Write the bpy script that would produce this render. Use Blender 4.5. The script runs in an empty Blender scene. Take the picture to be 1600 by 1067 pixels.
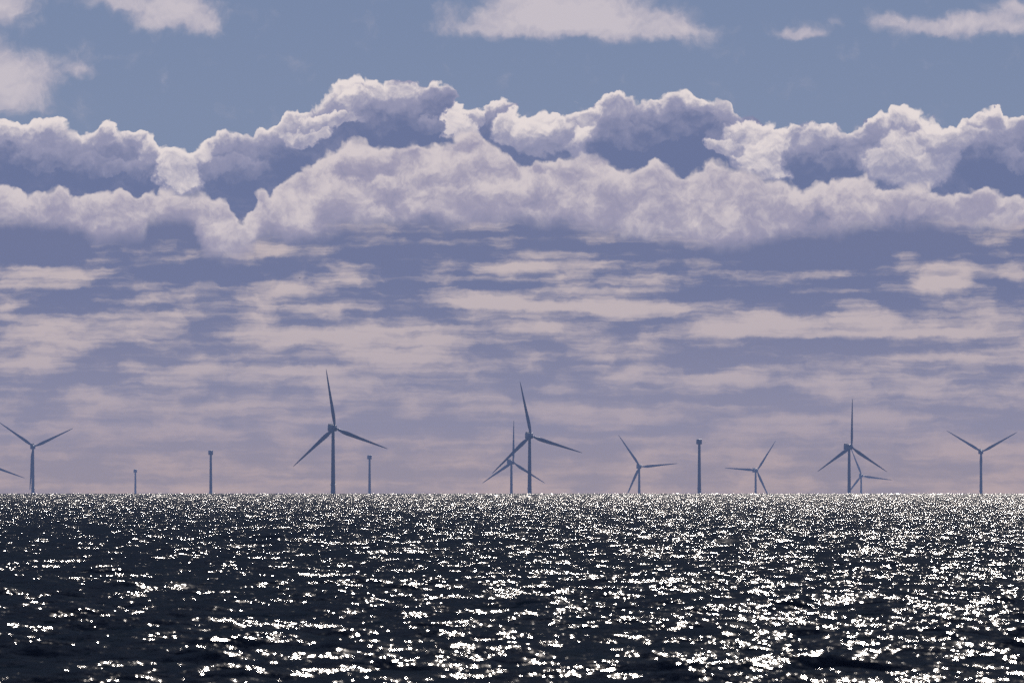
import bpy, math, random
import numpy as np

# ------------------------------------------------------------------ camera, world, sun, exposure
SC = bpy.context.scene
COL = SC.collection
FPX = 17440.0          # focal length of the long lens, in pixels of a 1600 wide frame
H = 5.0                # eye height above the water, metres
RE = 6371000.0         # earth radius: the sea really curves away
DIP = math.sqrt(2 * H / RE)          # horizon dip, radians
HORIZON = 772.0 / 1067.0
R = math.radians

cam_d = bpy.data.cameras.new('camera')
cam_d.sensor_width = 36.0
cam_d.lens = FPX / 1600.0 * 36.0
cam_d.clip_start = 1.0
cam_d.clip_end = 400000.0
cam = bpy.data.objects.new('camera', cam_d)
COL.objects.link(cam)
pitch = math.atan((772.0 - 533.5) / FPX) - DIP
cam.location = (0, 0, H)
cam.rotation_euler = (R(90) + pitch, 0, 0)
cam_d.dof.use_dof = True
cam_d.dof.focus_distance = 9000.0
cam_d.dof.aperture_fstop = 6.3
SC.camera = cam

SUN_EL, SUN_AZ = 28.0, 4.9           # degrees; azimuth to the right of the view
SC.view_settings.view_transform = 'Standard'
SC.view_settings.look = 'None'
SC.view_settings.gamma = 1.0
SC.view_settings.exposure = 0.0
SC.cycles.max_bounces = 5
SC.cycles.glossy_bounces = 2
SC.cycles.diffuse_bounces = 2
SC.cycles.volume_bounces = 0
SC.cycles.sample_clamp_indirect = 4.0
SC.cycles.use_denoising = False
SC.cycles.caustics_reflective = False

sun_d = bpy.data.lights.new('sun', 'SUN')
sun_d.energy = 4.6
sun_d.angle = R(0.5)
sun_d.color = (1.0, 0.93, 0.86)
sun = bpy.data.objects.new('sun', sun_d)
COL.objects.link(sun)
sun.rotation_euler = (R(90 - SUN_EL), 0, R(180 - SUN_AZ))   # light falls towards the camera


# ---- tiny expression language that writes shader nodes
class G:
    tree = None


def _lk(v, sock):
    if isinstance(v, E):
        G.tree.links.new(v.s, sock)
    else:
        sock.default_value = v


class E:
    def __init__(self, s): self.s = s
    def __add__(self, o): return mt('ADD', self, o)
    def __radd__(self, o): return mt('ADD', o, self)
    def __sub__(self, o): return mt('SUBTRACT', self, o)
    def __rsub__(self, o): return mt('SUBTRACT', o, self)
    def __mul__(self, o): return mt('MULTIPLY', self, o)
    def __rmul__(self, o): return mt('MULTIPLY', o, self)
    def __truediv__(self, o): return mt('DIVIDE', self, o)
    def __rtruediv__(self, o): return mt('DIVIDE', o, self)


def mt(op, a, b=None, c=None, clamp=False):
    n = G.tree.nodes.new('ShaderNodeMath'); n.operation = op; n.use_clamp = clamp
    _lk(a, n.inputs[0])
    if b is not None: _lk(b, n.inputs[1])
    if c is not None: _lk(c, n.inputs[2])
    return E(n.outputs[0])


def vm(op, a, b=None, c=None, out=0):
    n = G.tree.nodes.new('ShaderNodeVectorMath'); n.operation = op
    _lk(a, n.inputs[0])
    if b is not None: _lk(b, n.inputs[1])
    if c is not None: _lk(c, n.inputs[2])
    return E(n.outputs[out])


def mx(a, b): return mt('MAXIMUM', a, b)
def mn(a, b): return mt('MINIMUM', a, b)
def sat(a): return mn(mx(a, 0.0), 1.0)


def sstep(x, a, b, lo=0.0, hi=1.0):
    n = G.tree.nodes.new('ShaderNodeMapRange'); n.interpolation_type = 'SMOOTHSTEP'
    _lk(x, n.inputs[0])
    if a > b: a, b, lo, hi = b, a, hi, lo
    n.inputs[1].default_value = a; n.inputs[2].default_value = b
    n.inputs[3].default_value = lo; n.inputs[4].default_value = hi
    return E(n.outputs[0])


def comb(x, y, z=0.0):
    n = G.tree.nodes.new('ShaderNodeCombineXYZ')
    _lk(x, n.inputs[0]); _lk(y, n.inputs[1]); _lk(z, n.inputs[2])
    return E(n.outputs[0])


def sep(v):
    n = G.tree.nodes.new('ShaderNodeSeparateXYZ'); _lk(v, n.inputs[0])
    return E(n.outputs[0]), E(n.outputs[1]), E(n.outputs[2])


def noise(v, scale=1.0, detail=4.0, rough=0.5, col=False, dim='2D', lac=2.0, distort=0.0):
    n = G.tree.nodes.new('ShaderNodeTexNoise'); n.noise_dimensions = dim
    _lk(v, n.inputs['Vector']); n.inputs['Scale'].default_value = scale
    n.inputs['Detail'].default_value = detail; n.inputs['Roughness'].default_value = rough
    n.inputs['Lacunarity'].default_value = lac; n.inputs['Distortion'].default_value = distort
    return E(n.outputs['Color' if col else 'Fac'])


def voro(v, scale=1.0, detail=0.0, rough=0.5):
    n = G.tree.nodes.new('ShaderNodeTexVoronoi'); n.voronoi_dimensions = '2D'; n.feature = 'F1'
    n.normalize = False
    _lk(v, n.inputs['Vector']); n.inputs['Scale'].default_value = scale
    n.inputs['Detail'].default_value = detail; n.inputs['Roughness'].default_value = rough
    return E(n.outputs['Distance'])


def curve(x, pts, x0, x1, y0, y1):
    """a piecewise smooth function y(x) held in a Float Curve node"""
    n = G.tree.nodes.new('ShaderNodeFloatCurve')
    xin = mt('MULTIPLY_ADD', x, 1.0 / (x1 - x0), -x0 / (x1 - x0))
    _lk(xin, n.inputs['Value']); n.inputs['Factor'].default_value = 1.0
    c = n.mapping.curves[0]
    nrm = [((px - x0) / (x1 - x0), (py - y0) / (y1 - y0)) for px, py in pts]
    c.points[0].location = nrm[0]; c.points[1].location = nrm[-1]
    for p in nrm[1:-1]: c.points.new(*p)
    for p in c.points: p.handle_type = 'AUTO_CLAMPED'
    n.mapping.extend = 'HORIZONTAL'
    n.mapping.update()
    return mt('MULTIPLY_ADD', E(n.outputs[0]), y1 - y0, y0)


def mixc(f, a, b):
    n = G.tree.nodes.new('ShaderNodeMix'); n.data_type = 'VECTOR'; n.clamp_factor = True
    _lk(f, n.inputs[0]); _lk(a, n.inputs[4]); _lk(b, n.inputs[5])
    return E(n.outputs[1])


def lin(r, g, b):
    f = lambda c: (c / 255 / 12.92) if c / 255 <= 0.04045 else ((c / 255 + 0.055) / 1.055) ** 2.4
    return (f(r), f(g), f(b))


def blobs(P, lst):
    """sum of soft elliptical bumps (cx, cy, rx, ry, gain)"""
    acc = None
    for cx, cy, rx, ry, g in lst:
        q = vm('MULTIPLY_ADD', P, (1 / rx, 1 / ry, 0), (-cx / rx, -cy / ry, 0))
        v = mt('POWER', 0.03, vm('DOT_PRODUCT', q, q, out=1))
        acc = mt('MULTIPLY', v, g) if acc is None else mt('MULTIPLY_ADD', v, g, acc)
    return acc


world = bpy.data.worlds.new('World')
SC.world = world
world.cycles.sampling_method = 'NONE'
world.use_nodes = True
G.tree = world.node_tree
G.tree.nodes.clear()
wout = G.tree.nodes.new('ShaderNodeOutputWorld')
sky = G.tree.nodes.new('ShaderNodeTexSky')
sky.sky_type = 'NISHITA'; sky.sun_disc = False
sky.sun_elevation = R(SUN_EL); sky.sun_rotation = R(SUN_AZ)
sky.air_density = 1.0; sky.dust_density = 0.6; sky.ozone_density = 2.0
BGS = 0.05


def build_sky():
    tc = G.tree.nodes.new('ShaderNodeTexCoord')
    dx, dy, dz = sep(E(tc.outputs['Generated']))
    # azimuth and elevation of the direction, scaled: 17440 units per radian
    az = mt('ARCTAN2', dx, dy)
    hl = mx(mt('SQRT', dx * dx + dy * dy), 1e-4)
    el = mt('ARCTAN2', dz, hl)
    U = mt('MULTIPLY_ADD', az, FPX, 800.0)
    V = mt('MULTIPLY_ADD', el, -FPX, 772.0 - DIP * FPX)
    P = comb(U, V)
    # ---------------- domain warps shared by all the clouds
    w1 = vm('SUBTRACT', noise(P, 1 / 70.0, 3.0, 0.55, col=True), (0.5, 0.5, 0.5))
    w2 = vm('SUBTRACT', noise(P, 1 / 16.0, 3.0, 0.6, col=True), (0.5, 0.5, 0.5))
    Pw = vm('MULTIPLY_ADD', w1, (46, 34, 0), P)
    Pw = vm('MULTIPLY_ADD', w2, (10, 9, 0), Pw)
    Uw, Vw, _ = sep(Pw)

    def puffs(Q, s, det=2.0):
        """cauliflower bumps, about 0..1"""
        v = voro(Q, 1 / s, det, 0.55)
        return 1.0 - v * 1.25

    def bumps(Q):
        return puffs(Q, 60.0, 1.0) * 18.0 + puffs(Q, 21.0, 1.0) * 6.0 - 13.5
    b0 = bumps(Pw)
    rl = sat((b0 - bumps(vm('ADD', Pw, (0, -7, 0)))) * 0.045 + 0.42)
    rl2 = rl

    def bank(top_pts, soft):
        """outline of one cumulus bank: (mask, depth)"""
        top = curve(Uw, top_pts, -200.0, 1800.0, 60.0, 460.0)

        h0 = (Vw - top) + b0                          # depth under the outline
        return sstep(h0, 0.0, soft), h0

    # ---------------- clear sky
    skyc = E(sky.outputs[0])
    skyc = vm('MULTIPLY', skyc, (0.52 * BGS, 0.62 * BGS, 0.90 * BGS))
    lowblue = mixc(sstep(V, 250.0, -60.0), lin(129, 143, 171), lin(122, 138, 169))
    col = mixc(sstep(V, -1900.0, -200.0), skyc, lowblue)
    clear = col

    def over(base, mask, c):
        return mixc(mask, base, c)

    # ---------------- scattered high fragments
    fr = [(-10, 5, 110, 60, 1.7), (20, 130, 130, 85, 1.8), (-30, 110, 90, 90, 1.0), (130, 108, 45, 32, 0.9),
          (270, 18, 110, 50, 1.9), (190, 0, 120, 30, 1.0), (325, 40, 50, 34, 0.9), (230, 36, 80, 20, 0.5),
          (870, 15, 200, 48, 2.0), (930, 36, 250, 36, 2.0), (820, 46, 160, 28, 1.0), (700, 45, 40, 40, .5),
          (1050, 50, 120, 26, 1.2), (900, -30, 200, 60, 1.6),
          (1250, 54, 62, 17, 1.4), (1305, 36, 30, 20, .5), (1470, 42, 150, 22, 1.4), (1570, 38, 120, 30, 1.2),
          (1380, 30, 40, 22, .7), (1590, 8, 80, 30, 1.0), (200, -160, 300, 70, 1.2), (1200, -220, 400, 60, 1.2)]
    fb = blobs(Pw, fr)
    fn = noise(Pw, 1 / 55.0, 6.0, 0.58)
    fd = fb + (fn - 0.5) * 1.5
    fmask = sstep(fd, 0.10, 1.15, 0.0, 0.95)
    Pu = vm('ADD', Pw, (0, -9, 0))
    fl = sat((fn - noise(Pu, 1 / 55.0, 4.0, 0.5)) * 1.5 + fd * 0.35 + 0.25)
    col = over(col, fmask, mixc(fl, lin(158, 158, 180), lin(206, 197, 203)))

    high = col
    # ---------------- back cumulus bank
    T1 = [(-200, 200), (0, 185), (30, 178), (80, 180), (105, 192), (140, 196), (172, 184), (192, 202), (215, 193), (240, 200),
          (266, 217), (300, 211), (340, 204), (400, 196), (422, 191), (432, 172), (446, 158), (470, 152), (495, 142),
          (522, 131), (550, 116), (572, 112), (600, 122), (660, 121), (690, 118), (708, 131), (722, 156), (745, 158),
          (770, 151), (795, 164), (860, 168), (890, 162), (920, 151), (970, 139), (1000, 146), (1040, 138),
          (1080, 142), (1120, 155), (1150, 168), (1200, 178), (1243, 190), (1262, 188), (1290, 183), (1360, 176),
          (1430, 165), (1462, 177), (1482, 188), (1502, 178), (1545, 167), (1600, 178), (1800, 190)]
    T1 = [(a, b - 2) for a, b in T1]
    m, d = bank(T1, 5.0)
    # the big heads of the bank, back to front: (cx, cy, rx, ry, light on top, light underneath)
    heads = [(60, 235, 190, 60, .60, -.10), (85, 208, 105, 30, 1.0, .30), (25, 214, 45, 20, .95, .45), (172, 206, 34, 27, .98, .45),
             (216, 228, 54, 40, .92, .10), (135, 238, 60, 32, .72, .08), (250, 240, 34, 40, .85, .30), 
             (345, 240, 82, 44, .92, .00), (425, 236, 62, 52, .80, -.12), (478, 207, 42, 15, .95, .60),
             (446, 182, 26, 26, 1.0, .55), (478, 176, 30, 26, .95, .45), (512, 162, 44, 28, 1.0, .35), (562, 146, 62, 30, 1.05, .40),
             (512, 186, 60, 12, .90, .55), (585, 172, 52, 18, .85, .35), (640, 182, 84, 58, .95, -.20), (560, 158, 44, 14, .95, .55),
             (688, 146, 32, 28, 1.0, .18), (722, 196, 26, 40, .92, .60), (768, 180, 34, 30, .92, .02), (740, 175, 18, 20, .95, .5),
             (808, 196, 44, 30, 1.0, .55), (868, 186, 66, 26, 1.0, .50), (850, 216, 52, 30, .95, .35), (905, 196, 44, 26, 1.0, .40),
             (928, 222, 42, 36, .95, .40), (1030, 200, 112, 66, 1.02, -.34), (960, 160, 40, 22, 1.0, .45), (905, 178, 40, 18, 1.0, .5), (1012, 150, 26, 13, 1.0, .55), (1128, 194, 38, 42, .92, .12),
             (1095, 158, 44, 20, 1.0, .45), (1168, 214, 46, 26, .98, .55), (1200, 204, 52, 24, 1.0, .60), (1220, 240, 70, 34, .85, .70), (1142, 232, 40, 14, .85, .5),
             (1292, 238, 64, 54, .98, -.12), (1350, 226, 44, 40, .85, .20), (1418, 194, 62, 30, 1.02, .40), (1368, 200, 34, 22, .95, .4), (1425, 244, 80, 38, .85, .50), (1470, 215, 34, 30, .9, .45),
             (1500, 206, 46, 32, 1.0, .55), (1578, 236, 74, 66, 1.0, -.30), (1540, 186, 44, 18, 1.0, .5), (1700, 230, 80, 60, 1.0, .1), (-100, 230, 90, 50, 1.0, .1),
             (288, 240, 40, 66, .86, .66), (272, 262, 34, 40, .85, .66),
             (60, 250, 50, 20, .46, .12), (150, 256, 48, 18, .42, .10), (205, 262, 40, 14, .40, .12), (375, 262, 44, 22, .45, .05), (330, 262, 30, 18, .5, .2),
             (625, 184, 46, 20, .40, .04), (672, 196, 30, 16, .42, .06), (1060, 192, 60, 24, .30, .03), (1000, 214, 40, 20, .24, .05),
             (1590, 246, 40, 18, .40, .05), (1300, 252, 34, 16, .42, .08)]

    def lumps(L, lst, soft=0.78):
        for cx, cy, rx, ry, lt, lo in lst:
            if rx > 52 and soft > .5: cy, ry = cy + 0.16 * ry, ry * 1.16
            q = vm('MULTIPLY_ADD', Pl, (1 / rx, 1 / ry, 0), (-cx / rx, -cy / ry, 0))
            dd = vm('DOT_PRODUCT', q, q, out=1)
            yy = vm('DOT_PRODUCT', q, (0.18, 1, 0), out=1)
            # bright thin rim on the upper side, quickly falling into the body tone
            if lo <= 0.2:      # a thick body: the light dies quickly behind the bright rim
                t_ = sstep(yy, 0.9, -1.15)
                up = mt('MULTIPLY_ADD', t_ * t_, lt - lo, lo)
            else:
                up = sstep(yy, -1.05, 0.62, lt, lo)
            mask = sstep(dd, 1.15, soft - 0.18)
            n = G.tree.nodes.new('ShaderNodeMix'); n.data_type = 'FLOAT'
            _lk(mask, n.inputs[0]); _lk(L, n.inputs[2]); _lk(up, n.inputs[3])
            L = E(n.outputs[0])
        return L
    Pl = vm('MULTIPLY_ADD', w2, (16, 14, 0), vm('MULTIPLY_ADD', w1, (10, 10, 0), Pw))
    L1 = lumps(mt('MULTIPLY', d, 0.0), heads)
    fine = noise(Pw, 1 / 24.0, 4.0, 0.6)
    fineu = noise(vm('ADD', Pw, (0, -5, 0)), 1 / 24.0, 4.0, 0.6)
    fr_ = fine - fineu
    rim = sstep(d, 18.0, 2.0, 0.0, 0.24)
    amp = mt('MULTIPLY_ADD', sat(L1), 0.5, 0.5)
    lb = L1 + rim + ((rl - 0.42) * 0.36 + fr_ * 0.5) * amp + (fn - .5) * 0.55

    def tone(x, shade, mid, lit):
        return mixc(sstep(x, 0.42, 1.0), mixc(sstep(x, -0.12, 0.50), shade, mid), lit)
    c1 = tone(lb, lin(106, 116, 152), lin(154, 153, 178), lin(238, 226, 222))
    col = over(col, m, c1)

    # ---------------- front cumulus bank
    T2 = [(-200, 280), (0, 272), (40, 285), (120, 290), (200, 288), (262, 290), (300, 292), (345, 290), (362, 305), (376, 326), (390, 312),
          (402, 296), (416, 292), (428, 302), (440, 280), (455, 262), (475, 246), (500, 232), (530, 224), (562, 212), (600, 216),
          (640, 208), (690, 216), (715, 200), (745, 196), (765, 204), (790, 226), (815, 252), (840, 240), (880, 232), (915, 226), (945, 232), (966, 252),
          (1000, 250), (1022, 240), (1050, 249), (1090, 251), (1112, 246), (1150, 246), (1200, 262), (1240, 280),
          (1300, 276), (1345, 266), (1400, 280), (1440, 282), (1480, 292), (1540, 290), (1600, 300), (1800, 300)]
    m2, d2 = bank(T2, 10.0)
    base2 = curve(Uw, [(-200, 350), (0, 352), (100, 358), (180, 380), (222, 376), (242, 352), (290, 350), (312, 388), (352, 408),
                       (400, 390), (425, 368), (450, 380), (500, 368), (560, 356), (700, 352), (860, 350), (920, 360), (1000, 372),
                       (1080, 384), (1140, 390), (1190, 376), (1250, 366), (1320, 362), (1400, 352), (1600, 356), (1800, 350)],
                  -200.0, 1800.0, 60.0, 460.0)
    bm = sstep(Vw - base2, 10.0, -22.0)
    # where the two banks merge the front edge is a soft veil
    veil = blobs(P, [(1190, 262, 110, 50, .85), (300, 300, 60, 30, .8), (930, 245, 50, 30, .5), (620, 215, 50, 24, .5), (1340, 270, 50, 30, .4)])
    m2 = sstep(d2 * (1.0 - veil), 0.0, 10.0) * bm
    l2 = blobs(Pw, [(1270, 330, 60, 24, -.6), (560, 250, 70, 30, -.8), (590, 315, 60, 26, -.7), (1110, 345, 60, 30, -.8), (840, 310, 60, 26, -.4),
                    (1430, 330, 60, 26, -.5), (1040, 350, 80, 30, -.5), (700, 250, 60, 26, -.4), (1150, 280, 90, 50, .4), (350, 360, 70, 40, .3),
                    (930, 235, 70, 40, .5), (860, 225, 60, 30, .4), (480, 290, 60, 50, .5), (700, 300, 110, 40, .3), (120, 310, 160, 40, .3)])
    heads2 = [(560, 256, 62, 36, 1.0, .30), (640, 240, 60, 30, 1.0, .50), (718, 222, 34, 24, 1.0, .50), (700, 262, 60, 30, .95, .5), (785, 255, 42, 30, .95, .45),
              (480, 290, 50, 50, .95, .65), (412, 306, 20, 18, 1.0, .6), (595, 300, 55, 28, .95, .40), (520, 315, 70, 36, .95, .6), (870, 262, 60, 34, 1.0, .55),
              (935, 240, 32, 24, 1.0, .50), (850, 300, 46, 30, .9, .45), (1020, 268, 44, 30, 1.0, .60), (1110, 275, 55, 34, 1.0, .6), (960, 300, 60, 34, .95, .55),
              (1050, 325, 60, 34, .85, .5), (750, 315, 60, 36, .95, .6), (1190, 310, 70, 44, .95, .6), (1265, 330, 46, 26, .75, .35), (1340, 295, 60, 30, 1.0, .6),
              (1430, 305, 60, 30, .95, .6), (1430, 338, 50, 20, .75, .35), (1520, 320, 70, 30, 1.0, .6), (60, 310, 90, 34, 1.0, .7), (190, 315, 80, 32, .98, .65),
              (310, 320, 60, 34, .95, .75), (350, 372, 44, 30, .9, .6), (190, 360, 46, 22, .85, .55), (470, 350, 60, 26, .85, .6), (690, 335, 60, 24, .9, .6), (905, 335, 60, 26, .85, .55), (1130, 365, 80, 20, .8, .55)]
    L2 = lumps(mt('MULTIPLY_ADD', rl2, 0.0, 0.78), heads2, 0.35)
    lb2 = L2 * 0.78 + 0.14 + (rl2 - 0.42) * 0.22 + fr_ * 0.4 + (fn - .5) * 1.0 + sstep(d2, 26.0, 3.0, 0.0, 0.16) - sstep(Vw - base2, -60.0, 0.0, 0.0, 0.22)
    c2 = tone(lb2, lin(112, 120, 155), lin(163, 157, 178), lin(220, 208, 208))

    # ---------------- the flat layered deck under the cumulus
    Ps = vm('MULTIPLY_ADD', w1, (60, 12, 0), P)
    Ps = vm('MULTIPLY_ADD', w2, (12, 5, 0), Ps)
    sn = noise(vm('MULTIPLY', Ps, (1 / 360.0, 1 / 34.0, 1)), 1.0, 6.0, 0.6)
    sn2 = noise(vm('MULTIPLY', Ps, (1 / 95.0, 1 / 38.0, 1)), 1.0, 4.0, 0.55)
    thin = noise(vm('MULTIPLY', Ps, (1 / 420.0, 1 / 11.0, 1)), 1.0, 2.0, 0.5)
    bias = blobs(Ps, [
        (455, 455, 80, 24, 1.1), (60, 418, 100, 7, .8), (140, 435, 120, 11, 1.0), (20, 450, 90, 20, .8), (335, 445, 45, 20, .6),
        (630, 405, 130, 9, .9), (800, 417, 100, 9, 1.1), (930, 398, 130, 8, .6), (720, 376, 300, 10, .6), (970, 378, 140, 12, .7), (1150, 372, 180, 16, .8),
        (1460, 442, 100, 18, 1.2), (1340, 454, 180, 9, 1.0), (1410, 398, 40, 24, .9), (1500, 428, 40, 18, .6), (1560, 378, 120, 14, .4),
        (780, 478, 130, 34, 1.2), (950, 478, 160, 48, 1.5), (870, 510, 150, 26, .7), (1130, 472, 70, 26, 1.0), (1120, 520, 130, 26, .9),
        (1290, 500, 160, 24, 1.1), (1340, 490, 60, 30, .8), (1560, 500, 110, 46, 1.2), (1450, 520, 180, 18, .8),
        (600, 520, 170, 52, 1.3), (430, 520, 140, 34, 1.1), (690, 530, 70, 50, .8), (50, 520, 110, 46, 1.0), (130, 535, 90, 22, .7),
        (270, 575, 150, 42, 1.1), (20, 565, 140, 14, .6), (560, 580, 160, 14, .7), (680, 585, 110, 18, .7),
        (1080, 590, 160, 16, .7), (1380, 600, 240, 46, .8), (1560, 600, 140, 50, .7), (920, 560, 110, 20, .6), (990, 540, 110, 26, .5),
        (450, 650, 260, 46, .7), (800, 655, 260, 40, .6), (250, 640, 200, 40, .5), (1250, 660, 300, 50, .5),
        (100, 390, 300, 30, -.6), (620, 440, 220, 30, -.6), (1150, 425, 260, 32, -.9), (1560, 450, 130, 26, -.9), (200, 480, 240, 30, -.3),
        (800, 540, 120, 18, -.6), (1060, 560, 200, 20, -.7), (850, 590, 140, 22, -.8), (160, 600, 120, 26, -.6), (400, 610, 200, 14, -.4),
        (1300, 545, 200, 14, -.6), (1200, 615, 200, 20, -.6), (1000, 620, 180, 14, -.4)])
    amt = sstep(V, 372.0, 455.0, 0.10, 0.68)
    deck = (sn - 0.5) * 1.9 + (sn2 - 0.5) * 1.6 + (thin - 0.5) * 0.42 + bias * 0.42 + amt * 0.50
    # contrast dies away into the far air near the horizon
    k = sstep(V, 560.0, 740.0, 1.0, 0.65)
    dl = sat(mt('MULTIPLY_ADD', deck - 0.42, k, 0.42))
    hz = sstep(V, 420.0, 720.0)
    dcol = mixc(sstep(dl, 0.10, 0.92),
                mixc(hz, lin(112, 118, 151), lin(158, 149, 162)),
                mixc(hz, lin(206, 190, 188), lin(204, 184, 180)))
    hz2 = sstep(V, 590.0, 765.0)
    dcol = mixc(hz2, dcol, mixc(sstep(dl, 0.12, 0.75), lin(182, 158, 146), lin(230, 194, 166)))
    dmask = sstep(V + (fn - .5) * 30.0, 325.0, 350.0)
    deckmask = dmask * sstep(V, 200.0, 300.0)
    col = over(col, deckmask, dcol)
    col = over(col, m2, c2)

    def shade(c):
        b = G.tree.nodes.new('ShaderNodeBackground')
        G.tree.links.new(vm('MULTIPLY', c, (1 / BGS, 1 / BGS, 1 / BGS)).s, b.inputs[0])
        b.inputs[1].default_value = BGS
        return b.outputs[0]

    def pick(f, a, b):
        n = G.tree.nodes.new('ShaderNodeMixShader')
        _lk(f, n.inputs[0]); G.tree.links.new(a, n.inputs[1]); G.tree.links.new(b, n.inputs[2])
        return n.outputs[0]
    # bands of the sky where one layer alone shows are split off, so each is worked out only where it is seen
    deck_s = pick(mt('GREATER_THAN', V, 445.0), shade(col), shade(dcol))
    low = pick(mt('GREATER_THAN', V, 80.0), shade(high), deck_s)
    far = mx(sstep(V, -150.0, -420.0), mx(sstep(V, 860.0, 1000.0), sstep(mt('ABSOLUTE', az), 1.2, 1.6)))
    G.tree.links.new(pick(far, low, shade(clear)), wout.inputs[0])


build_sky()


# ------------------------------------------------------------------ helpers
def material(name):
    m = bpy.data.materials.new(name); m.use_nodes = True
    G.tree = m.node_tree
    p = next(n for n in m.node_tree.nodes if n.type == 'BSDF_PRINCIPLED')
    return m, p


def mesh_obj(name, verts, faces, mat, parent=None, smooth=True):
    me = bpy.data.meshes.new(name)
    me.from_pydata(verts, [], faces); me.update()
    if smooth:
        me.polygons.foreach_set('use_smooth', [True] * len(me.polygons))
    me.materials.append(mat)
    o = bpy.data.objects.new(name, me)
    COL.objects.link(o)
    if parent: o.parent = parent
    return o


def lofted(rings, closed=True):
    """rings: list of equally long lists of points -> verts, faces with end caps"""
    vs, fs = [], []
    n = len(rings[0])
    for r in rings: vs += r
    for i in range(len(rings) - 1):
        for j in range(n):
            a = i * n + j; b = i * n + (j + 1) % n
            fs.append((a, b, b + n, a + n))
    fs.append(tuple(range(n - 1, -1, -1)))
    fs.append(tuple(range((len(rings) - 1) * n, len(rings) * n)))
    return vs, fs


def drop(d): return -d * d / (2 * RE)


# ------------------------------------------------------------------ the sea
def build_sea():
    rng = np.random.default_rng(5)
    # wave components: choppy wind sea running roughly towards the viewer
    comps = []
    nW = 150
    for i in range(nW):
        lam = 0.8 * (26.0 / 0.8) ** ((i + rng.random()) / nW)
        th = rng.normal(0.25, 0.55)
        kx, ky = math.sin(th), -math.cos(th)
        kk = 2 * math.pi / lam
        lp = 4.5
        slope = 0.025 * (1.0 if lam < lp else math.exp(-((lam - lp) / 7.0) ** 2)) * 1.0
        comps.append((lam, kx, ky, kk, slope / kk, rng.random() * 2 * math.pi))

    def rows():
        d, out = 215.0, []
        while d < 11500.0:
            out.append(d)
            d += min(max(d / 850.0, 0.36), 1.7) if d < 9000 else 30.0
        return np.array(out)
    D = rows()
    half = R(3.5)
    nc = 620
    A = np.linspace(-half, half, nc)
    dd, aa = np.meshgrid(D, A, indexing='ij')
    aa = aa * np.maximum(1.0, np.arctan(34.0 / dd) / half)       # wider close in, for a step to the side
    X = (dd * np.sin(aa)).astype(np.float64); Y = dd * np.cos(aa)
    step = np.gradient(D)[:, None]
    col_step = D[:, None] * (A[1] - A[0])
    sp = np.minimum(np.maximum(step, col_step * 0.8), 5.0)
    Z = np.zeros_like(X); OX = np.zeros_like(X); OY = np.zeros_like(X)
    for lam, kx, ky, kk, amp, ph in comps:
        fade = np.clip((lam / sp - 0.9) / 1.0, 0, 1)
        if fade.max() <= 0: continue
        nr = int((fade[:, 0] > 0).sum())
        p = kk * (kx * X[:nr] + ky * Y[:nr]) + ph
        f = fade[:nr] * amp
        c = np.cos(p); s = np.sin(p)
        Z[:nr] += f * c
        OX[:nr] -= 0.8 * f * kx * s
        OY[:nr] -= 0.8 * f * ky * s
    # gusts: patches of rougher and calmer water
    g = 1.0 + 0.18 * np.sin(X / 61.0 + 1.3 * np.sin(Y / 230.0)) * np.sin(Y / 171.0 + np.sin(X / 90.0))
    g = g * (1.0 + 0.5 * np.clip((dd - 1500) / 6500, 0, 1))      # bigger seas further out
    Z *= g; OX *= g; OY *= g
    X = X + OX; Y = Y + OY
    Z = Z - dd * dd / (2 * RE)
    nr = len(D)
    idx = np.arange(nr * nc).reshape(nr, nc)
    q = np.stack([idx[:-1, :-1], idx[:-1, 1:], idx[1:, 1:], idx[1:, :-1]], -1).reshape(-1, 4)
    V = np.stack([X, Y, Z], -1).reshape(-1, 3)

    # the rest of the water all round: coarse rings
    D2 = np.concatenate([np.linspace(0.5, 215, 40), np.geomspace(230, 33000, 90)])
    A2 = np.linspace(half, 2 * math.pi - half, 180)
    off = len(V)
    d2, a2 = np.meshgrid(D2, A2, indexing='ij')
    z2 = 0.10 * np.sin(d2 * 1.7 + a2 * 9) - 0.5 * np.clip((900 - d2) / 400, 0, 1) - d2 * d2 / (2 * RE)
    i2 = np.arange(len(D2) * len(A2)).reshape(len(D2), len(A2)) + off
    q2 = np.stack([i2[:-1, :-1], i2[:-1, 1:], i2[1:, 1:], i2[1:, :-1]], -1).reshape(-1, 4)[:, ::-1][:, ::-1]
    V = np.concatenate([V, np.stack([d2 * np.sin(a2), d2 * np.cos(a2), z2], -1).reshape(-1, 3)])
    q = np.concatenate([q, q2])
    # inside the fan, before and beyond the detailed water
    for Dx in (np.linspace(0.5, 216, 60), np.geomspace(11400, 33000, 60)):
        A3 = np.linspace(-half, half, 24)
        off = len(V)
        d3, a3 = np.meshgrid(Dx, A3, indexing='ij')
        z3 = -0.25 - d3 * d3 / (2 * RE)
        i3 = np.arange(d3.size).reshape(d3.shape) + off
        q3 = np.stack([i3[:-1, :-1], i3[:-1, 1:], i3[1:, 1:], i3[1:, :-1]], -1).reshape(-1, 4)
        V = np.concatenate([V, np.stack([d3 * np.sin(a3), d3 * np.cos(a3), z3], -1).reshape(-1, 3)])
        q = np.concatenate([q, q3])
    q = q[:, ::-1]
    me = bpy.data.meshes.new('sea')
    me.vertices.add(len(V)); me.vertices.foreach_set('co', V.astype(np.float32).ravel())
    nf = len(q)
    me.loops.add(nf * 4); me.loops.foreach_set('vertex_index', q.astype(np.int32).ravel())
    me.polygons.add(nf)
    me.polygons.foreach_set('loop_start', np.arange(0, nf * 4, 4, dtype=np.int32))
    me.polygons.foreach_set('use_smooth', np.ones(nf, dtype=bool))
    me.update(calc_edges=True)
    print('sea verts', len(V), 'normal z', me.polygons[0].normal.z)

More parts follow.
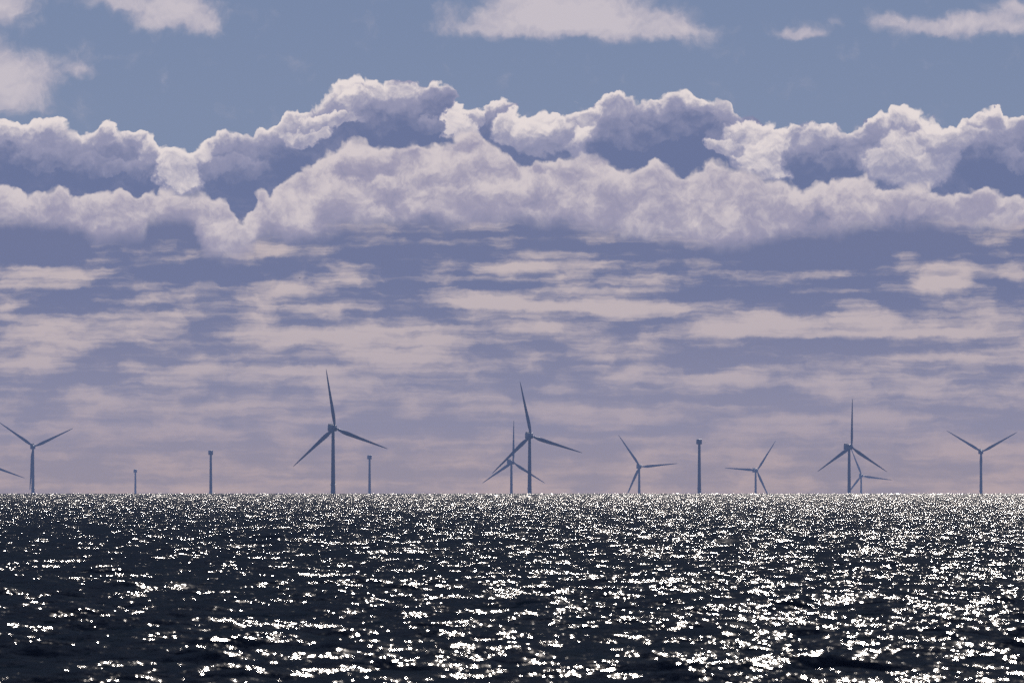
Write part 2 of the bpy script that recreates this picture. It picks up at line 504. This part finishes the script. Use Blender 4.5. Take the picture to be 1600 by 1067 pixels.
    m, p = material('sea_water')
    nt = m.node_tree
    out = next(n for n in nt.nodes if n.type == 'OUTPUT_MATERIAL')
    nt.nodes.remove(p)
    body = nt.nodes.new('ShaderNodeBsdfDiffuse'); body.inputs['Color'].default_value = (0.002, 0.006, 0.013, 1)
    gloss = nt.nodes.new('ShaderNodeBsdfGlossy'); gloss.inputs['Roughness'].default_value = 0.06
    gloss.inputs['Color'].default_value = (1.0, 0.97, 0.94, 1)
    fres = nt.nodes.new('ShaderNodeFresnel'); fres.inputs['IOR'].default_value = 1.333
    mixs = nt.nodes.new('ShaderNodeMixShader')
    nt.links.new(mn(E(fres.outputs[0]), 0.032).s, mixs.inputs[0])
    nt.links.new(body.outputs[0], mixs.inputs[1]); nt.links.new(gloss.outputs[0], mixs.inputs[2])
    nt.links.new(mixs.outputs[0], out.inputs['Surface'])
    geo = G.tree.nodes.new('ShaderNodeNewGeometry')
    pos = E(geo.outputs['Position']); nrm = E(geo.outputs['Normal'])
    # wind ripples: slopes from noise, at three sizes
    half3 = (0.5, 0.5, 0.5)
    acc = nrm
    px_, py_, pz_ = sep(pos)
    # the water is ruffled less in the lee of the shore
    lee = sstep(py_, 150.0, 2400.0, 0.59, 1.2)
    for sx, sy, amp, det in ((0.20, 0.22, 0.6, 1.0), (0.70, 1.2, 1.1, 2.0), (2.8, 4.5, 1.1, 1.0), (7.5, 11.0, 0.5, 0.0)):
        s = vm('SUBTRACT', noise(vm('MULTIPLY', pos, (sx, sy, sy)), 1.0, det, 0.55, col=True, dim='3D'), half3)
        acc = vm('MULTIPLY_ADD', s, comb(lee * (amp * 0.8), lee * amp, 0.0), acc)
    # long wind streaks on the open water
    s = vm('SUBTRACT', noise(vm('MULTIPLY', pos, (0.8, 0.008, 0.0)), 1.0, 1.0, 0.5, col=True, dim='3D'), half3)
    open_ = sstep(py_, 1200.0, 4000.0, 0.0, 0.9)
    acc = vm('MULTIPLY_ADD', s, comb(open_ * 0.8, open_, 0.0), acc)
    G.tree.links.new(sstep(py_, 200.0, 4500.0, 0.07, 0.17).s, gloss.inputs['Roughness'])
    nn = vm('NORMALIZE', acc)
    for q_ in (body, gloss, fres): G.tree.links.new(nn.s, q_.inputs['Normal'])
    me.materials.append(m)
    o = bpy.data.objects.new('sea', me); COL.objects.link(o)
    o['kind'] = 'structure'
    return o


build_sea()

# ------------------------------------------------------------------ wind turbines
paint, p = material('turbine_paint')
geo = G.tree.nodes.new('ShaderNodeTexCoord')
streak = noise(vm('MULTIPLY', E(geo.outputs['Object']), (0.8, 0.8, 0.06)), 1.0, 4.0, 0.6, dim='3D')
G.tree.links.new(mixc(sstep(streak, 0.35, 0.75), (0.36, 0.38, 0.42), (0.29, 0.31, 0.35)).s, p.inputs['Base Color'])
p.inputs['Roughness'].default_value = 0.45
dark, p = material('dark_machinery')
G.tree.links.new(mixc(noise(E(G.tree.nodes.new('ShaderNodeTexCoord').outputs['Object']), 0.7, 3.0, dim='3D'),
                      (0.10, 0.11, 0.13), (0.16, 0.17, 0.19)).s, p.inputs['Base Color'])
p.inputs['Roughness'].default_value = 0.6

HUB = 92.0      # hub height above the sea
LB = 80.0       # blade length


def ring(cx, cy, z, r, n=28):
    return [(cx + r * math.cos(2 * math.pi * i / n), cy + r * math.sin(2 * math.pi * i / n), z) for i in range(n)]


def tower_mesh(top):
    zs = [-22, 0, 3, 16, 16.4, 17.2, 17.6, 40, 40.3, 65, 65.3, top]
    out = []
    for z in zs:
        r = 3.05 - 1.05 * max(0, z) / top
        if z in (16.4, 17.2): r += 0.9        # working platform flange
        if z <= 3: r = 3.3
        out.append(ring(0, 0, z, r))
    return lofted(out)


def rbox(x0, x1, y0, y1, z0, z1, b, taper=0.0):
    """box along y with rounded long edges"""
    def sec(y, s):
        cx, cz = (x0 + x1) / 2, (z0 + z1) / 2
        hx, hz = (x1 - x0) / 2 * s, (z1 - z0) / 2 * s
        pts = []
        for qx, qz, a0 in ((1, 1, 0), (-1, 1, 90), (-1, -1, 180), (1, -1, 270)):
            for k in range(4):
                a = R(a0 + k * 30)
                pts.append((cx + qx * (hx - b) + b * math.cos(a), y, cz + qz * (hz - b) + b * math.sin(a)))
        return pts
    ys = [(y0, .86), (y0 + .5, .97), (y0 + 1.2, 1), (y1 - 1.2, 1), (y1 - .5, .97), (y1, .88)]
    return lofted([sec(y, s) for y, s in ys])


def blade_mesh():
    """blade along +z from the hub centre, aerofoil sections with twist; chord lies in the rotor plane (x)"""
    rings = []
    st = [(1.6, 2.7, 1.0, 0), (4, 2.7, 1.0, 2), (8, 3.6, .72, 14), (13, 5.1, .42, 16), (18, 5.6, .30, 14), (26, 5.0, .25, 11), (36, 4.1, .22, 8),
          (48, 3.2, .2, 5), (60, 2.4, .18, 3), (70, 1.7, .17, 1.5), (76, 1.1, .16, .6), (79, .55, .16, 0), (80, .18, .2, 0)]
    for z, c, t, tw in st:
        a = R(tw); pts = []
        pre = -2.2 * (z / 80.0) ** 2               # pre-bend away from the tower
        for i in range(16):
            u = 2 * math.pi * i / 16
            x = c * (0.5 * math.cos(u)) + (0.12 * c if z > 5 else 0)
            y = c * t * 0.5 * math.sin(u) * (1 - 0.35 * math.cos(u) * (z > 8))
            pts.append((x * math.cos(a) - y * math.sin(a), x * math.sin(a) + y * math.cos(a) + pre, z))
        rings.append(pts)
    return lofted(rings)


def empty(name, loc, rz, label, cat, group):
    o = bpy.data.objects.new(name, None); COL.objects.link(o)
    o.location = loc; o.rotation_euler = (0, 0, rz)
    o.empty_display_size = 5
    o['label'] = label; o['category'] = cat; o['group'] = group
    return o


def meshdata(name, vf, mat, smooth=True):
    me = bpy.data.meshes.new(name); me.from_pydata(vf[0], [], vf[1]); me.update()
    if smooth:
        me.polygons.foreach_set('use_smooth', [True] * len(me.polygons))
        me.set_sharp_from_angle(angle=R(40))
    me.materials.append(mat)
    return me


M_tower = meshdata('tower', tower_mesh(HUB - 3.8), paint)
M_nac = meshdata('nacelle', rbox(-3.9, 3.9, -4.5, 10.5, -4.0, 4.3, 0.9), paint)
M_cool = meshdata('cooler', rbox(-3.4, 3.4, 7.2, 9.9, 4.31, 6.1, 0.3), dark)
M_blade = meshdata('blade', blade_mesh(), paint)
# rotor hub (spinner) as a lathe round the y axis
prof = [(-10.0, 0.15), (-9.8, 1.0), (-9.2, 1.8), (-8.3, 2.4), (-7.0, 2.7), (-5.6, 2.6), (-4.4, 2.2)]
M_hub = meshdata('hub', lofted([[(r * math.cos(2 * math.pi * i / 24), y, r * math.sin(2 * math.pi * i / 24)) for i in range(24)] for y, r in prof]), paint)
M_mast = meshdata('wind_mast', lofted([ring(1.6, 9.0, 6.0, .12, 8), ring(1.6, 9.0, 9.0, .10, 8)]), dark)


def part(name, me, parent, loc=(0, 0, 0), rot=(0, 0, 0)):
    o = bpy.data.objects.new(name, me); COL.objects.link(o)
    o.parent = parent; o.location = loc; o.rotation_euler = rot
    return o


def place(px, hub_y, D):
    """world position of a base at distance D whose hub shows at (px, hub_y) of the frame"""
    a = (px - 800.0) / FPX
    z = H + ((772.0 - hub_y) / FPX - DIP) * D
    return (D * math.sin(a), D * math.cos(a), z - HUB)


def turbine(px, hy, D, yaw, ang, label, src=None):
    """ang: clock angle of the first blade, degrees counter-clockwise from straight up as seen"""
    a = (px - 800.0) / FPX
    t = empty('wind_turbine', place(px, hy, D), R(yaw) - a, label, 'wind turbine', 'wind turbines far out at sea')
    part('tower', M_tower, t)
    n = part('nacelle', M_nac, t, (0, 0, HUB))
    part('cooler', M_cool, n)
    part('mast', M_mast, n)
    h = part('hub', M_hub, t, (0, 0, HUB))
    for k in range(3):
        # the rotor faces the viewer (-y): turning about +y by -angle leans a blade to the left
        part('blade', M_blade, t, (0, -7.0, HUB), (0, -R(ang + 120 * k), 0))
    return t


# x of tower, hub row, distance (m), yaw (deg, rotor turned to the right), first blade angle
TB = [
    (520.5, 669, 14900, 22, 10.0, 'tallest wind turbine, left of centre, a narrow bare tower close to its right'),
    (827.5, 681, 15950, 17, 12.5, 'second tallest wind turbine, mid frame, a fainter turbine behind its left blade'),
    (799.0, 722, 21200, 30, 0.0, 'faint wind turbine half hidden behind the left blade of the tall central turbine'),
    (998.7, 729, 23000, 12, 35.0, 'hazy wind turbine with one blade level to the right, left of the square-headed bare tower'),
    (1180.6, 735, 24800, 24, -34.0, 'hazy wind turbine with one blade level to the left, right of the square-headed bare tower'),
    (1326.6, 698.5, 18100, 35, 0.0, 'upright-bladed wind turbine on the right with a tiny faint turbine just behind its right side'),
    (1345.3, 743, 28500, 10, 22.0, 'smallest and faintest wind turbine, low behind the right blade of an upright-bladed turbine'),
    (1532.3, 706, 21600, 8, 59.0, 'rightmost wind turbine, its blades spread in a wide Y'),
    (52.0, 698, 20300, 8, 55.0, 'wind turbine near the left edge with blades in a Y shape'),
    (-19.0, 725.5, 22500, 12, 10.0, 'wind turbine mostly outside the left edge, only one drooping blade tip showing'),
]
for t in TB: turbine(*t)

# towers still without rotors
BT = [
    (1092.6, 686, 18000, 'thick dark bare tower with a square head, between two hazy turbines right of centre'),
    (329.5, 703.5, 21000, 'bare tower with a small square head standing alone left of the tallest turbine'),
    (577.5, 711, 22500, 'bare tower with a narrow head just to the right of the tallest turbine'),
    (211.8, 733, 28300, 'shortest and faintest bare tower, between the left edge turbine and a taller bare tower'),
]
for px, ty, D, label in BT:
    hy = ty + 4.3 / D * FPX
    t = empty('turbine_tower', place(px, hy, D), R(6) - (px - 800.0) / FPX, label, 'tower', 'unfinished turbine towers without rotors')
    part('tower', M_tower, t)
    part('nacelle', M_nac, t, (0, 0, HUB))


# ------------------------------------------------------------------ a gull far off over the sea
def bird():
    m, p = material('dark_feathers')
    G.tree.links.new(mixc(noise(E(G.tree.nodes.new('ShaderNodeTexCoord').outputs['Object']), 9.0, 3.0, dim='3D'),
                          (0.010, 0.010, 0.014), (0.035, 0.034, 0.04)).s, p.inputs['Base Color'])
    p.inputs['Roughness'].default_value = 0.8
    D = 3600.0
    t = bpy.data.objects.new('bird', None); COL.objects.link(t)
    a = (468.5 - 800) / FPX
    t.location = (D * math.sin(a), D * math.cos(a), H + ((772 - 434.5) / FPX - DIP) * D)
    t.rotation_euler = (0, R(-8), R(65))
    t['label'] = 'tiny dark bird gliding in the blue-grey cloud above the tallest turbine'; t['category'] = 'bird'
    # body, beak to tail along y
    pr = [(-.30, .004, 0), (-.25, .018, 0), (-.22, .035, .01), (-.18, .042, .015), (-.13, .045, .01), (-.02, .075, 0), (.08, .07, 0), (.18, .045, .005), (.26, .03, .012), (.36, .012, .015)]
    mesh_obj('body', *lofted([[(r * math.cos(2 * math.pi * i / 14) * (1.6 if y > .24 else 1), y, z + r * .9 * math.sin(2 * math.pi * i / 14)) for i in range(14)] for y, r, z in pr]), m, t)
    for s in (-1, 1):
        st = [(.03, -.09, .10, .03, .020), (.2, -.12, .08, .09, .016), (.38, -.14, .03, .11, .012), (.52, -.08, .04, .08, .009), (.66, .03, .09, .05, .006), (.74, .11, .13, .03, .003)]
        mesh_obj('wing', *lofted([[(s * x, y0, z), (s * x, (y0 + y1) / 2, z + th), (s * x, y1, z), (s * x, (y0 + y1) / 2, z - th * .5)] for x, y0, y1, z, th in st]), m, t)


bird()


# ------------------------------------------------------------------ the air
def haze():
    m = bpy.data.materials.new('air'); m.use_nodes = True
    nt = m.node_tree; nt.nodes.clear()
    out = nt.nodes.new('ShaderNodeOutputMaterial')
    v = nt.nodes.new('ShaderNodeVolumePrincipled')
    v.inputs['Color'].default_value = (0.39, 0.54, 0.96, 1)
    v.inputs['Density'].default_value = 2.3e-5
    v.inputs['Anisotropy'].default_value = 0.0
    nt.links.new(v.outputs[0], out.inputs['Volume'])
    x, y0, y1, z0, z1 = 33600, -33600, 33600, drop(33600) - 3, 175
    vs = [(sx * x, y, z) for z in (z0, z1) for y in (y0, y1) for sx in (-1, 1)]
    fs = [(0, 2, 3, 1), (4, 5, 7, 6), (0, 1, 5, 4), (2, 6, 7, 3), (0, 4, 6, 2), (1, 3, 7, 5)]
    o = mesh_obj('haze', vs, fs, m, smooth=False)
    o['kind'] = 'stuff'


haze()
